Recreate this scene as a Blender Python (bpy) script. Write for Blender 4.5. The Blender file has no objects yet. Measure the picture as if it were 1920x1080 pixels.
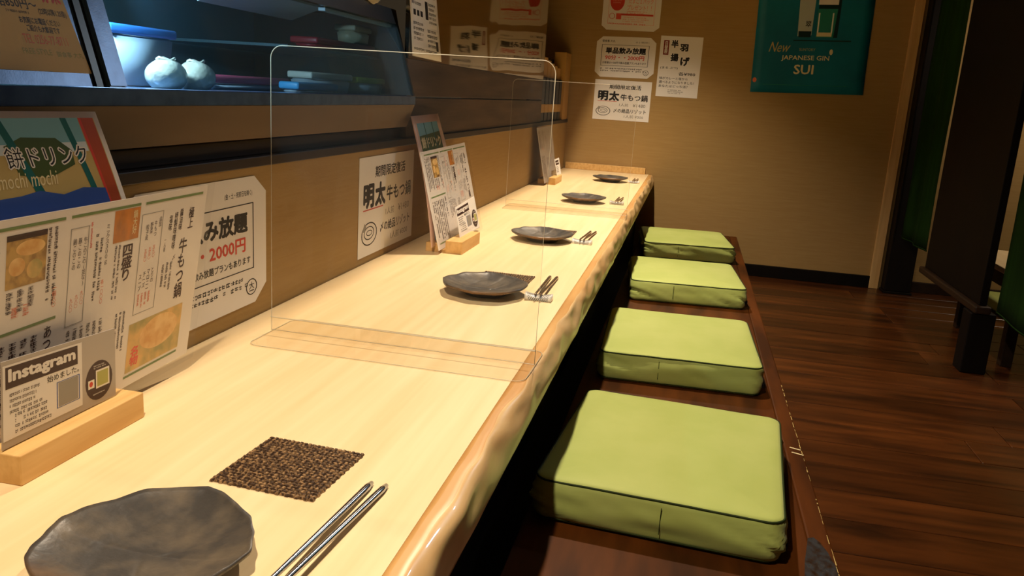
import bpy, bmesh, math, random
from mathutils import Vector, Matrix, noise
random.seed(7)
S = bpy.context.scene
C = S.collection

# ------------------------------------------------------------------ camera, world, lights, exposure
cd = bpy.data.cameras.new('camera'); cam = bpy.data.objects.new('camera', cd); C.objects.link(cam)
right = Vector((0.97530597, 0.2116357, 0.06315528)); down = Vector((0.1089122, -0.21210458, -0.97115899)); fwd = Vector((-0.19213639, 0.95405554, -0.22991657))
Mx = Matrix((right, -down, -fwd)).transposed().to_4x4(); Mx.translation = (0.671, -4.5396, 0.8766)
cam.matrix_world = Mx
cd.sensor_width = 36; cd.lens = 1552.47 / 1920 * 36; cd.clip_start = 0.02
S.camera = cam
S.view_settings.view_transform = 'Standard'; S.view_settings.look = 'None'
S.view_settings.gamma = 1; S.view_settings.use_curve_mapping = False
S.view_settings.exposure = 1.30
w = bpy.data.worlds.new('world'); S.world = w; w.use_nodes = True
w.node_tree.nodes['Background'].inputs[0].default_value = (1, .72, .42, 1)
w.node_tree.nodes['Background'].inputs[1].default_value = .012
S.cycles.max_bounces = 10; S.cycles.transparent_max_bounces = 24
S.cycles.sample_clamp_indirect = 4

WARM = (1, .82, .61)
def spot(name, loc, aim, power, size=130, radius=.035, color=WARM, blend=.6):
    l = bpy.data.lights.new(name, 'SPOT'); l.energy = power; l.spot_size = math.radians(size); l.spot_blend = blend
    l.shadow_soft_size = radius; l.color = color
    o = bpy.data.objects.new(name, l); C.objects.link(o); o.location = loc
    o.rotation_euler = (Vector(aim) - Vector(loc)).to_track_quat('-Z', 'Y').to_euler()
    return o
def area(name, loc, aim, power, sx, sy, color):
    l = bpy.data.lights.new(name, 'AREA'); l.energy = power; l.shape = 'RECTANGLE'; l.size = sx; l.size_y = sy; l.color = color
    o = bpy.data.objects.new(name, l); C.objects.link(o); o.location = loc
    o.rotation_euler = (Vector(aim) - Vector(loc)).to_track_quat('-Z', 'Y').to_euler()
    return o
spot('counter_spot_front', (.36, -4.25, 1.8), (.44, -3.80, .45), 31, 120, .02)
spot('counter_spot_near', (.36, -2.40, 1.8), (.36, -2.75, .45), 42, 122, .02)
spot('counter_spot_far', (.36, -.95, 1.8), (.37, -.97, .45), 52, 114, .02, blend=.9)
spot('case_lamp', (-.085, -3.62, .992), (-.10, -3.10, .90), 5, 165, .015, (.66, .86, 1), .5)
spot('aisle_lamp', (1.61, -1.35, 1.81), (-.05, -3.6, .88), 10, 42, .05, (.74, .88, 1), .6)
spot('booth_lamp', (2.75, -.75, 1.7), (2.15, -.2, .3), 15, 120, .06)

# ------------------------------------------------------------------ materials
def lin(c): return tuple(((v / 255) / 12.92 if v / 255 <= .04045 else ((v / 255 + .055) / 1.055) ** 2.4) for v in c) + (1,)
MATS = {}
def mat(name, col, rough=.5, metal=0, spec=.5, col2=None, nscale=(8, 8, 8), ndetail=4, contrast=(.35, .65), bump=None, obj_var=0, coat=0, sheen=0):
    m = bpy.data.materials.new(name); m.use_nodes = True; nt = m.node_tree; b = nt.nodes['Principled BSDF']
    b.inputs['Base Color'].default_value = lin(col); b.inputs['Roughness'].default_value = rough; b.inputs['Metallic'].default_value = metal
    b.inputs['Specular IOR Level'].default_value = spec; b.inputs['Coat Weight'].default_value = coat
    b.inputs['Sheen Weight'].default_value = sheen
    tc = nt.nodes.new('ShaderNodeTexCoord'); out = None
    if col2:
        mp = nt.nodes.new('ShaderNodeMapping'); mp.inputs['Scale'].default_value = nscale
        n = nt.nodes.new('ShaderNodeTexNoise'); n.inputs['Scale'].default_value = 1; n.inputs['Detail'].default_value = ndetail
        r = nt.nodes.new('ShaderNodeValToRGB'); r.color_ramp.elements[0].position = contrast[0]; r.color_ramp.elements[1].position = contrast[1]
        r.color_ramp.elements[0].color = lin(col); r.color_ramp.elements[1].color = lin(col2)
        nt.links.new(tc.outputs['Object'], mp.inputs[0]); nt.links.new(mp.outputs[0], n.inputs['Vector']); nt.links.new(n.outputs[0], r.inputs[0]); out = r.outputs[0]
        if obj_var:
            oi = nt.nodes.new('ShaderNodeObjectInfo'); ad = nt.nodes.new('ShaderNodeVectorMath'); ad.operation = 'ADD'
            cm = nt.nodes.new('ShaderNodeCombineXYZ'); mu = nt.nodes.new('ShaderNodeMath'); mu.operation = 'MULTIPLY'; mu.inputs[1].default_value = 37
            nt.links.new(oi.outputs['Random'], mu.inputs[0])
            for k in range(3): nt.links.new(mu.outputs[0], cm.inputs[k])
            nt.links.new(tc.outputs['Object'], ad.inputs[0]); nt.links.new(cm.outputs[0], ad.inputs[1]); nt.links.new(ad.outputs[0], mp.inputs[0])
            hs = nt.nodes.new('ShaderNodeHueSaturation'); mr = nt.nodes.new('ShaderNodeMapRange'); mr.inputs[3].default_value = 1 - obj_var; mr.inputs[4].default_value = 1 + obj_var
            nt.links.new(oi.outputs['Random'], mr.inputs[0]); nt.links.new(mr.outputs[0], hs.inputs['Value']); nt.links.new(out, hs.inputs['Color']); out = hs.outputs[0]
        nt.links.new(out, b.inputs['Base Color'])
    if bump:
        mp2 = nt.nodes.new('ShaderNodeMapping'); mp2.inputs['Scale'].default_value = bump[0]
        n2 = nt.nodes.new('ShaderNodeTexNoise'); n2.inputs['Scale'].default_value = 1; n2.inputs['Detail'].default_value = 3
        bp = nt.nodes.new('ShaderNodeBump'); bp.inputs['Strength'].default_value = bump[1]; bp.inputs['Distance'].default_value = bump[2] if len(bump) > 2 else .002
        nt.links.new(tc.outputs['Object'], mp2.inputs[0]); nt.links.new(mp2.outputs[0], n2.inputs['Vector']); nt.links.new(n2.outputs[0], bp.inputs['Height']); nt.links.new(bp.outputs[0], b.inputs['Normal'])
    MATS[name] = m; return m
def glassy(name, tint, gloss=.06, rough=.03, haze=0.0, hazecol=(200, 215, 220)):
    m = bpy.data.materials.new(name); m.use_nodes = True; nt = m.node_tree; nt.nodes.remove(nt.nodes['Principled BSDF'])
    o = nt.nodes['Material Output']; t = nt.nodes.new('ShaderNodeBsdfTransparent'); t.inputs[0].default_value = lin(tint)
    g = nt.nodes.new('ShaderNodeBsdfGlossy'); g.inputs['Roughness'].default_value = rough
    f = nt.nodes.new('ShaderNodeLayerWeight'); f.inputs[0].default_value = .5
    pw = nt.nodes.new('ShaderNodeMath'); pw.operation = 'POWER'; pw.inputs[1].default_value = 4; nt.links.new(f.outputs['Facing'], pw.inputs[0])
    mu = nt.nodes.new('ShaderNodeMath'); mu.operation = 'MULTIPLY_ADD'; mu.inputs[1].default_value = gloss * 8; mu.inputs[2].default_value = gloss * .6; mu.use_clamp = True
    nt.links.new(pw.outputs[0], mu.inputs[0])
    mx = nt.nodes.new('ShaderNodeMixShader'); nt.links.new(mu.outputs[0], mx.inputs[0]); nt.links.new(t.outputs[0], mx.inputs[1]); nt.links.new(g.outputs[0], mx.inputs[2])
    last = mx
    if haze:
        d = nt.nodes.new('ShaderNodeBsdfDiffuse'); d.inputs[0].default_value = lin(hazecol)
        m2 = nt.nodes.new('ShaderNodeMixShader'); m2.inputs[0].default_value = haze
        nt.links.new(mx.outputs[0], m2.inputs[1]); nt.links.new(d.outputs[0], m2.inputs[2]); last = m2
    nt.links.new(last.outputs[0], o.inputs[0]); MATS[name] = m; return m

mat('wallpaper', (168, 138, 88), .85, spec=.2, col2=(160, 129, 80), nscale=(9, 9, 170), contrast=(.25, .75), bump=((160, 160, 420), .3, .001))
mat('hinoki', (244, 221, 176), .42, spec=.4, col2=(234, 205, 155), nscale=(55, 2.2, 30), ndetail=6, contrast=(.3, .72), bump=((220, 6, 60), .06, .0005))
mat('edge_band', (214, 168, 104), .38, spec=.5, col2=(198, 148, 86), nscale=(30, 5, 30))
mat('bark', (232, 198, 144), .34, spec=.5, col2=(206, 162, 106), nscale=(18, 7, 26), ndetail=5, contrast=(.4, .75), coat=.15, bump=((60, 12, 60), .12, .002))
mat('block_wood', (224, 184, 120), .5, spec=.3, col2=(206, 162, 98), nscale=(90, 6, 60), ndetail=5)
mat('dark_plank', (92, 70, 50), .6, spec=.3, col2=(58, 42, 28), nscale=(30, 3, 34), ndetail=7, contrast=(.3, .7), bump=((120, 6, 150), .4, .001), obj_var=.15)
mat('dark_trim', (46, 30, 18), .5, spec=.3, col2=(34, 22, 14), nscale=(30, 3, 30))
mat('platform_wood', (88, 46, 13), .5, spec=.12, col2=(54, 27, 7), nscale=(18, 3, 20), ndetail=6, bump=((90, 8, 60), .08, .001))
mat('floor_wood', (88, 47, 17), .30, spec=.42, col2=(44, 22, 7), nscale=(2.4, 22, 10), ndetail=7, contrast=(.3, .7), obj_var=.28, bump=((6, 120, 60), .12, .001))
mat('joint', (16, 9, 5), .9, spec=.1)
mat('black_wood', (10, 6, 5), .6, spec=.15, col2=(15, 9, 6), nscale=(20, 20, 3))
mat('pillar_tan', (214, 178, 122), .7, spec=.2, col2=(198, 160, 104), nscale=(60, 60, 4))
mat('green_cover', (176, 188, 104), .62, spec=.3, col2=(168, 182, 94), nscale=(9, 9, 9), bump=((700, 700, 700), .12, .0006), sheen=.15)
mat('piping', (40, 52, 16), .7, spec=.2)
mat('black_cloth', (14, 14, 14), .8, spec=.2)
mat('noren', (28, 54, 18), .95, spec=.05, col2=(22, 44, 14), nscale=(30, 30, 3), bump=((500, 500, 500), .2, .001))
mat('stoneware', (62, 59, 56), .42, spec=.5, col2=(98, 88, 74), nscale=(34, 34, 34), ndetail=6, contrast=(.42, .72), bump=((160, 160, 160), .35, .0012))
def glaze():
    nt = MATS['stoneware'].node_tree; b = nt.nodes['Principled BSDF']; src = b.inputs['Base Color'].links[0].from_socket
    tc = [n for n in nt.nodes if n.type == 'TEX_COORD'][0]; sp = nt.nodes.new('ShaderNodeSeparateXYZ'); nt.links.new(tc.outputs['Object'], sp.inputs[0])
    n = nt.nodes.new('ShaderNodeTexNoise'); n.inputs['Scale'].default_value = 45; nt.links.new(tc.outputs['Object'], n.inputs['Vector'])
    m = nt.nodes.new('ShaderNodeMath'); m.operation = 'MULTIPLY_ADD'; m.inputs[1].default_value = .05; nt.links.new(n.outputs[0], m.inputs[0]); nt.links.new(sp.outputs[1], m.inputs[2])
    r = nt.nodes.new('ShaderNodeMapRange'); r.inputs[1].default_value = -.02; r.inputs[2].default_value = -.07; nt.links.new(m.outputs[0], r.inputs[0])
    x = nt.nodes.new('ShaderNodeMixRGB'); x.inputs[2].default_value = lin((118, 80, 36)); nt.links.new(r.outputs[0], x.inputs[0]); nt.links.new(src, x.inputs[1]); nt.links.new(x.outputs[0], b.inputs['Base Color'])
glaze()
mat('worn_sheen', (54, 56, 60), .25, spec=.6, col2=(44, 28, 16), nscale=(90, 60, 90), contrast=(.4, .66))  # lacquer wear, with a cool lamp sheen put into the grey
mat('mat_brown', (66, 46, 30), .5, spec=.35, col2=(160, 126, 86), nscale=(240, 240, 60), contrast=(.46, .62))
mat('steel', (176, 178, 184), .16, metal=1)
mat('brushed_stick', (150, 128, 108), .25, metal=.9)
mat('ceramic_white', (226, 222, 214), .25, spec=.5)
mat('ink_black', (20, 16, 16), .6, spec=.2)
mat('case_steel', (84, 112, 150), .3, metal=.35, col2=(66, 92, 128), nscale=(40, 40, 40), bump=((500, 500, 500), .08, .0005))
mat('case_black', (10, 12, 16), .35, spec=.5)
mat('case_brown', (98, 76, 50), .6, spec=.3, col2=(88, 67, 43), nscale=(14, 2, 14))
mat('case_liner', (62, 88, 96), .5, spec=.4)
mat('paper', (234, 230, 226), .7, spec=.2)
mat('paper_warm', (236, 214, 168), .7, spec=.2)
mat('paper_lam', (226, 218, 210), .22, spec=.5)
mat('paper_grey', (172, 164, 158), .3, spec=.5)
mat('paper_pink', (232, 196, 180), .35, spec=.5)
mat('towel', (214, 206, 184), .95, spec=.1, col2=(190, 180, 156), nscale=(60, 60, 60), bump=((400, 400, 400), .5, .001))
mat('acrylic_edge_glint', (206, 196, 170), .3, spec=.5)  # pale opaque tone stands in for light caught on the clear edges
mat('teal', (12, 118, 140), .5, spec=.3, col2=(8, 98, 120), nscale=(3, 3, 3))
for n, c in dict(black=(24, 20, 22), red=(206, 66, 48), brown=(58, 34, 34), green=(112, 134, 84), orange=(226, 120, 84), olive=(176, 176, 96), white=(238, 234, 226), grey=(150, 146, 140),
                 darkred=(128, 40, 32), cream=(228, 214, 168), pinkred=(226, 92, 74), salmon=(232, 150, 128), tealbar=(12, 96, 96), rust=(168, 72, 36), sky=(120, 176, 196), leaf=(64, 84, 34),
                 blue=(52, 84, 160), straw=(186, 164, 104), pencil=(110, 104, 98), bottle=(38, 128, 112), ice=(180, 190, 184), night=(8, 40, 44), paleblue=(206, 220, 230)).items():
    mat('ink_' + n, c, .45, spec=.3)
mat('photo_fry', (196, 156, 84), .4, spec=.4, col2=(110, 74, 40), nscale=(70, 70, 70), contrast=(.4, .7))
mat('photo_orange', (214, 130, 40), .4, spec=.4, col2=(150, 96, 44), nscale=(30, 60, 30), contrast=(.3, .7))
mat('photo_stew2', (236, 196, 128), .4, spec=.4, col2=(214, 158, 84), nscale=(50, 50, 50), contrast=(.4, .66))
mat('photo_stew', (222, 178, 104), .4, spec=.4, col2=(160, 150, 84), nscale=(40, 40, 40), contrast=(.4, .66))
for n, c in dict(pink=(206, 90, 120), blue=(60, 150, 206), white=(206, 210, 200), yellow=(170, 186, 50), red=(150, 40, 50), beige=(172, 168, 140), navy=(52, 116, 196)).items():
    mat('lid_' + n, c, .4, spec=.4)
mat('tub_plastic', (150, 164, 176), .45, spec=.4)
mat('wrapped', (206, 204, 190), .3, spec=.6, col2=(178, 178, 160), nscale=(50, 50, 50), bump=((120, 120, 120), .6, .002), coat=.6)
glassy('case_glass', (214, 228, 232), gloss=.045, rough=.06, haze=.09, hazecol=(120, 165, 190))
glassy('acrylic', (253, 252, 250), gloss=.02, rough=.02, haze=.005)
glassy('laminate', (253, 253, 253), gloss=.012, rough=.08, haze=.0)
def dark_mirror():
    m = bpy.data.materials.new('dark_mirror'); m.use_nodes = True; nt = m.node_tree; b = nt.nodes['Principled BSDF']
    b.inputs['Base Color'].default_value = lin((14, 12, 10)); b.inputs['Roughness'].default_value = .5
    g = nt.nodes.new('ShaderNodeBsdfGlossy'); g.inputs['Roughness'].default_value = .035; g.inputs[0].default_value = lin((214, 200, 176))
    tc = nt.nodes.new('ShaderNodeTexCoord'); n = nt.nodes.new('ShaderNodeTexNoise'); n.inputs['Scale'].default_value = 3.2; n.inputs['Detail'].default_value = 1
    bp = nt.nodes.new('ShaderNodeBump'); bp.inputs['Strength'].default_value = .12; bp.inputs['Distance'].default_value = .02
    mx = nt.nodes.new('ShaderNodeMixShader'); mx.inputs[0].default_value = .72
    nt.links.new(tc.outputs['Object'], n.inputs['Vector']); nt.links.new(n.outputs[0], bp.inputs['Height']); nt.links.new(bp.outputs[0], g.inputs['Normal'])
    nt.links.new(b.outputs[0], mx.inputs[1]); nt.links.new(g.outputs[0], mx.inputs[2]); nt.links.new(mx.outputs[0], nt.nodes['Material Output'].inputs[0]); MATS['dark_mirror'] = m
dark_mirror()
mat('folder_black', (14, 12, 12), .5, spec=.4)
mat('folder_tan', (190, 148, 80), .6, spec=.3)

# ------------------------------------------------------------------ helpers
def link(name, me, m, parent=None, loc=(0, 0, 0), smooth=False):
    o = bpy.data.objects.new(name, me); C.objects.link(o); o.location = loc
    if m is not None:
        me.materials.clear()
        for k in (m if isinstance(m, (list, tuple)) else [m]): me.materials.append(MATS[k])
    if parent: o.parent = parent
    if smooth: me.polygons.foreach_set('use_smooth', [True] * len(me.polygons))
    return o
def tag(o, label=None, cat=None, group=None, kind=None):
    if label: o['label'] = label
    if cat: o['category'] = cat
    if group: o['group'] = group
    if kind: o['kind'] = kind
    return o
def thing(name, loc, label, cat, group=None, rz=0):
    o = bpy.data.objects.new(name, None); C.objects.link(o); o.location = loc; o.rotation_euler = (0, 0, rz); o.empty_display_size = .05
    return tag(o, label, cat, group)
def bmesh_done(bm, name):
    bmesh.ops.recalc_face_normals(bm, faces=bm.faces); me = bpy.data.meshes.new(name); bm.to_mesh(me); bm.free(); return me
def boxm(dx, dy, dz, bev=0, seg=2, name='box'):
    """box centred in x,y with its bottom at z=0"""
    bm = bmesh.new(); bmesh.ops.create_cube(bm, size=1)
    for v in bm.verts: v.co = Vector((v.co.x * dx, v.co.y * dy, (v.co.z + .5) * dz))
    if bev: bmesh.ops.bevel(bm, geom=list(bm.edges), offset=bev, segments=seg, affect='EDGES', profile=.5)
    return bmesh_done(bm, name)
def box(name, x0, x1, y0, y1, z0, z1, m, parent=None, bev=0, seg=2, po=(0, 0, 0)):
    me = boxm(x1 - x0, y1 - y0, z1 - z0, bev, seg, name)
    return link(name, me, m, parent, ((x0 + x1) / 2 - po[0], (y0 + y1) / 2 - po[1], z0 - po[2]))
def prism(name, poly, axis, a0, a1, m, parent=None, po=(0, 0, 0), bev=0):
    """poly: list of 2D points; axis 'y': points are (x,z); 'z': points are (x,y); 'x': points are (y,z)"""
    bm = bmesh.new()
    def P(p, a):
        v = {'y': (p[0], a, p[1]), 'z': (p[0], p[1], a), 'x': (a, p[0], p[1])}[axis]
        return Vector(v) - Vector(po)
    A = [bm.verts.new(P(p, a0)) for p in poly]; B = [bm.verts.new(P(p, a1)) for p in poly]; n = len(poly)
    bm.faces.new(A); bm.faces.new(B)
    for i in range(n): bm.faces.new([A[i], A[(i + 1) % n], B[(i + 1) % n], B[i]])
    if bev: bmesh.ops.bevel(bm, geom=list(bm.edges), offset=bev, segments=2, affect='EDGES')
    return link(name, bmesh_done(bm, name), m, parent)
def tube_mesh(pts, r, seg=8, closed=False, name='tube'):
    bm = bmesh.new(); rings = []; n = len(pts); pts = [Vector(p) for p in pts]; up = Vector((0, 0, 1))
    for i, p in enumerate(pts):
        a = pts[(i - 1) % n] if (closed or i > 0) else p; b = pts[(i + 1) % n] if (closed or i < n - 1) else p
        t = (b - a).normalized(); s = t.cross(up)
        if s.length < 1e-4: s = Vector((1, 0, 0))
        s.normalize(); q = s.cross(t); rr = r[i] if isinstance(r, (list, tuple)) else r
        rings.append([bm.verts.new(p + (s * math.cos(k * 2 * math.pi / seg) + q * math.sin(k * 2 * math.pi / seg)) * rr) for k in range(seg)])
    for i in range(n if closed else n - 1):
        A, B = rings[i], rings[(i + 1) % n]
        for k in range(seg): bm.faces.new([A[k], A[(k + 1) % seg], B[(k + 1) % seg], B[k]])
    if not closed: bm.faces.new(rings[0]); bm.faces.new(rings[-1])
    return bmesh_done(bm, name)

# --- printed sheets: 4 corners in space, optional bend, prints laid on as thin layers
def text_geo(body, bold=0, vert=False, shear=0):
    cu = bpy.data.curves.new('t', 'FONT'); cu.body = '\n'.join(body) if vert else body; cu.size = 1; cu.offset = bold; cu.shear = shear; cu.resolution_u = 2
    if vert: cu.space_line = .92; cu.align_x = 'CENTER'
    o = bpy.data.objects.new('t', cu); C.objects.link(o); bpy.context.view_layer.update()
    me = bpy.data.meshes.new_from_object(o.evaluated_get(bpy.context.evaluated_depsgraph_get()))
    vs = [(v.co.x, v.co.y) for v in me.vertices]; fs = [tuple(p.vertices) for p in me.polygons]
    bpy.data.objects.remove(o); bpy.data.curves.remove(cu); bpy.data.meshes.remove(me)
    return vs, fs
_tc = {}
def fit_text(body, u, v, w_, h_, bold, vert, shear):
    k = (body, bold, vert, shear)
    if k not in _tc:
        v0, f0 = text_geo(body, 0, vert, shear); V, F = [], []
        dirs = [(0, 0)] if bold <= .004 else [(math.cos(i * math.pi / 4), math.sin(i * math.pi / 4)) for i in range(8)] if bold > .03 else [(1, 0), (-1, 0), (0, 1), (0, -1)]
        for i, (dx, dy) in enumerate(dirs):      # heavier weights: the outline struck several times side by side
            b0 = len(V); V += [(a + dx * bold, b + dy * bold, .000005 * i) for a, b in v0]; F += [tuple(j + b0 for j in f) for f in f0]
        _tc[k] = (V, F)
    vs, fs = _tc[k]
    vs = [tuple(q) + (0,) * (3 - len(q)) for q in vs]
    x0 = min(q[0] for q in vs); x1 = max(q[0] for q in vs); y0 = min(q[1] for q in vs); y1 = max(q[1] for q in vs)
    return [(u + (q[0] - x0) / (x1 - x0) * w_, v + (y1 - q[1]) / (y1 - y0) * h_, q[2]) for q in vs], fs
def grid_rect(u, v, w_, h_, nu=1, nv=1):
    vs = [(u + w_ * i / nu, v + h_ * j / nv) for j in range(nv + 1) for i in range(nu + 1)]
    fs = [(j * (nu + 1) + i, (j + 1) * (nu + 1) + i, (j + 1) * (nu + 1) + i + 1, j * (nu + 1) + i + 1) for j in range(nv) for i in range(nu)]
    return vs, fs
def sheet(name, label, cat, corners, items, m='paper', cut=None, bend=None, group=None, thick=.0006, layer=.00006, parent=None, nu=12, nv=10, wav=None):
    TL, TR, BR, BL = [Vector(c) for c in corners]; O = (TL + TR + BR + BL) / 4
    N = ((TR - TL).cross(TL - BL)).normalized()
    def S_(u, v, n=0):
        p = (TL * (1 - u) + TR * u) * (1 - v) + (BL * (1 - u) + BR * u) * v
        return p - O + N * (n + (bend(u, v) if bend else 0))
    bm = bmesh.new(); vs, fs = grid_rect(0, 0, 1, 1, nu if bend else 1, nv if bend else 1)
    V = [bm.verts.new((a, b, 0)) for a, b in vs]
    for f in fs: bm.faces.new([V[i] for i in f])
    if cut:
        cu, cv = cut
        for (a, b, c, d) in ((cu, 0, 0, cv), (1 - cu, 0, 1, cv), (cu, 1, 0, 1 - cv), (1 - cu, 1, 1, 1 - cv)):
            e = Vector((c - a, d - b, 0)); nrm = Vector((e.y, -e.x, 0)); ctr = Vector((.5, .5, 0)) - Vector((a, b, 0))
            if nrm.dot(ctr) > 0: nrm = -nrm
            bmesh.ops.bisect_plane(bm, geom=list(bm.verts) + list(bm.edges) + list(bm.faces), plane_co=(a, b, 0), plane_no=nrm, clear_outer=True)
    for v in bm.verts: v.co = S_(v.co.x, v.co.y)
    bmesh.ops.recalc_face_normals(bm, faces=bm.faces)
    fs_ = list(bm.faces)
    if sum(f.normal.dot(N) for f in fs_) < 0: bmesh.ops.reverse_faces(bm, faces=fs_)
    fr = list(bm.faces); ex = bmesh.ops.extrude_face_region(bm, geom=fr)
    for g in ex['geom']:
        if isinstance(g, bmesh.types.BMVert): g.co -= N * thick
    me = bmesh_done(bm, name)
    o = link(name, me, m, parent, O if not parent else (0, 0, 0), smooth=bool(bend))
    if label: tag(o, label, cat, group)
    placed = []
    for it in items:
        kind = it[0]
        if kind == 'p': xs = [q[0] for q in it[1]]; ys = [q[1] for q in it[1]]; bx = (min(xs), min(ys), max(xs), max(ys))
        else: j_ = 2 if kind == 't' else 1; bx = (it[j_], it[j_ + 1], it[j_] + it[j_ + 2], it[j_ + 1] + it[j_ + 3])
        lv = 1 + max([l for (q, l) in placed if q[0] < bx[2] and q[2] > bx[0] and q[1] < bx[3] and q[3] > bx[1]], default=0); placed.append((bx, lv))
        n = .0001 + layer * lv
        if kind == 't':
            _, body, u, v, w_, h_, col = it[:7]; bold = it[7] if len(it) > 7 else 0; vert = it[8] if len(it) > 8 else False; sh = it[9] if len(it) > 9 else 0
            vs, fs = fit_text(body, u, v, w_, h_, bold, vert, sh)
        elif kind == 'r':
            _, u, v, w_, h_, col = it; q = 10 if bend else 1; vs, fs = grid_rect(u, v, w_, h_, q if w_ > .1 else 1, q if h_ > .1 else 1)
        elif kind == 'e':
            _, u, v, w_, h_, col = it; vs = [(u + w_ / 2 * (1 + math.cos(t * math.pi / 12)), v + h_ / 2 * (1 + math.sin(t * math.pi / 12))) for t in range(24)]
            vs.append((u + w_ / 2, v + h_ / 2)); fs = [(i, (i + 1) % 24, 24) for i in range(24)]
        elif kind == 'o':
            _, u, v, w_, h_, col, lw = it; a = [(math.cos(t * math.pi / 14), math.sin(t * math.pi / 14)) for t in range(28)]
            vs = [(u + w_ / 2 * (1 + c), v + h_ / 2 * (1 + s)) for c, s in a] + [(u + w_ / 2 + (w_ / 2 - lw) * c, v + h_ / 2 + (h_ / 2 - lw * w_ and h_ / 2 - lw) * s) for c, s in a]
            fs = [(i, (i + 1) % 28, 28 + (i + 1) % 28, 28 + i) for i in range(28)]
        elif kind == 'b':
            _, u, v, w_, h_, col, lw = it; lv = lw; vs = []; fs = []
            for r in ((u, v, w_, lv), (u, v + h_ - lv, w_, lv), (u, v, lw, h_), (u + w_ - lw, v, lw, h_)):
                a, f = grid_rect(*r, 8 if bend else 1, 8 if bend else 1); b0 = len(vs); vs += a; fs += [tuple(i + b0 for i in q) for q in f]
        elif kind == 'g' or kind == 'gv':   # illegible small print: rows (or columns) of uneven marks
            _, u, v, w_, h_, col, rows, seed = it; rg = random.Random(seed); vs = []; fs = []
            for r in range(rows):
                t = 0; L = rg.uniform(.72, 1)
                while t < L:
                    d = rg.uniform(.018, .05)
                    if rg.random() < .86:
                        hh = rg.uniform(.45, .68) / rows
                        rc = (u + t * w_, v + (r + .12) / rows * h_, d * .8 * w_, hh * h_) if kind == 'g' else (u + (r + .12) / rows * w_, v + t * h_, hh * w_, d * .8 * h_)
                        x_, y_, w1, h1 = rc; hk = rg.uniform(.05, .3); vk = rg.uniform(.2, .6)
                        for sub in ((x_, y_ + hk * h1, w1, h1 * .22), (x_ + w1 * .08, y_ + h1 * .72, w1 * .84, h1 * .22), (x_ + vk * w1, y_, w1 * .22, h1)) + (((x_, y_ + h1 * .3, w1 * .2, h1 * .7),) if rg.random() < .5 else ()):
                            a, f = grid_rect(*sub); b0 = len(vs); vs += [(p_[0], p_[1], .000004 * (b0 % 7)) for p_ in a]; fs += [tuple(i + b0 for i in q) for q in f]
                    t += d
        elif kind == 'p':
            _, pts, col = it; vs = list(pts); fs = [tuple(range(len(pts)))]
        if bend and kind in ('p', 'e'):
            q = bmesh.new(); V = [q.verts.new((a, b, 0)) for a, b in vs]
            for f in fs: q.faces.new([V[i] for i in f])
            bmesh.ops.triangulate(q, faces=q.faces)
            for _ in range(2): bmesh.ops.subdivide_edges(q, edges=[e for e in q.edges if e.calc_length() > .04], cuts=3); bmesh.ops.triangulate(q, faces=q.faces)
            q.verts.index_update(); vs = [(v.co.x, v.co.y) for v in q.verts]; fs = [tuple(v.index for v in f.verts) for f in q.faces]; q.free()
        me = bpy.data.meshes.new('print'); me.from_pydata([tuple(S_(q[0], q[1], n + (q[2] if len(q) > 2 else 0))) for q in vs], [], fs); me.update()
        c_ = link({'t': 'lettering', 'g': 'small_print', 'gv': 'small_print', 'r': 'printed_panel', 'e': 'printed_disc', 'o': 'printed_ring', 'b': 'printed_frame', 'p': 'printed_shape'}[kind] if not col.startswith('photo') else 'printed_picture', me, col if col in MATS else 'ink_' + col, o)
        if kind in ('g', 'gv'): c_['kind'] = 'stuff'
    return o

CT = .491   # counter top height
PT = .200   # seat platform height

# ------------------------------------------------------------------ setting
fl = box('floor', .9, 3.3, -5.2, .02, -.05, -.006, 'joint'); tag(fl, 'dark brown plank floor of the aisle', kind='structure')
bw = .152; y = .0; i = 0
fb = {}
while y > -4.9:
    x = .93; r = random.Random(i)
    first = r.uniform(.5, 1.3)
    while x < 3.29:
        L = first if x == .93 else r.uniform(.9, 1.4)
        L = min(L, 3.29 - x)
        if L < .12: break
        key = round(L, 1)
        if key not in fb: fb[key] = boxm(1, bw - .003, .006 + .0, .0012, 1, 'floorboard')
        o = bpy.data.objects.new('floorboard', fb[key]); C.objects.link(o); o.scale = (L - .003, 1, 1)
        if not fb[key].materials: fb[key].materials.append(MATS['floor_wood'])
        o.parent = fl; o.location = (x + L / 2 - fl.location.x, y - bw / 2 - fl.location.y, -.006 - fl.location.z + r.uniform(-.0004, 0))
        x += L
    y -= bw; i += 1
box_ = box('wall_back', -.6, 3.3, 0, .08, -.05, 2.4, 'wallpaper'); tag(box_, 'tan fabric-papered end wall', kind='structure')
wl = box('wall_left', -.02, 0, -5.2, -.0005, 0, .735, 'wallpaper'); tag(wl, 'tan papered wall behind the counter', kind='structure')
for nm, x0, x1, y0, y1, z0, z1, mm in (('ledge_board', -.05, .004, -5.2, -.0005, .7355, .752, 'dark_trim'), ('under_board', -.045, -.012, -5.2, -2.625, .752, .777, 'dark_trim'),
                                       ('plank', -.03, -.002, -2.615, -.80, .7525, .8475, 'dark_plank'), ('plank', -.03, -.003, -2.615, -.80, .851, .938, 'dark_plank')):
    box(nm, x0, x1, y0, y1, z0, z1, mm, wl, bev=.0015, po=wl.location)
wu = box('window_1', -.012, -.002, -2.612, -.80, .9385, 1.459, 'dark_mirror'); tag(wu, 'dark mirroring glass pane above the planks', kind='structure')
wk = box('wall_kitchen', -1.3, -1.25, -5.2, 0, 0, 2.4, 'black_wood'); tag(wk, 'dark kitchen wall beyond the opening', kind='structure')
wr = box('wall_right', 3.3, 3.38, -5.2, .08, -.05, 2.4, 'wallpaper'); tag(wr, 'tan wall at the back of the booths', kind='structure')
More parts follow.
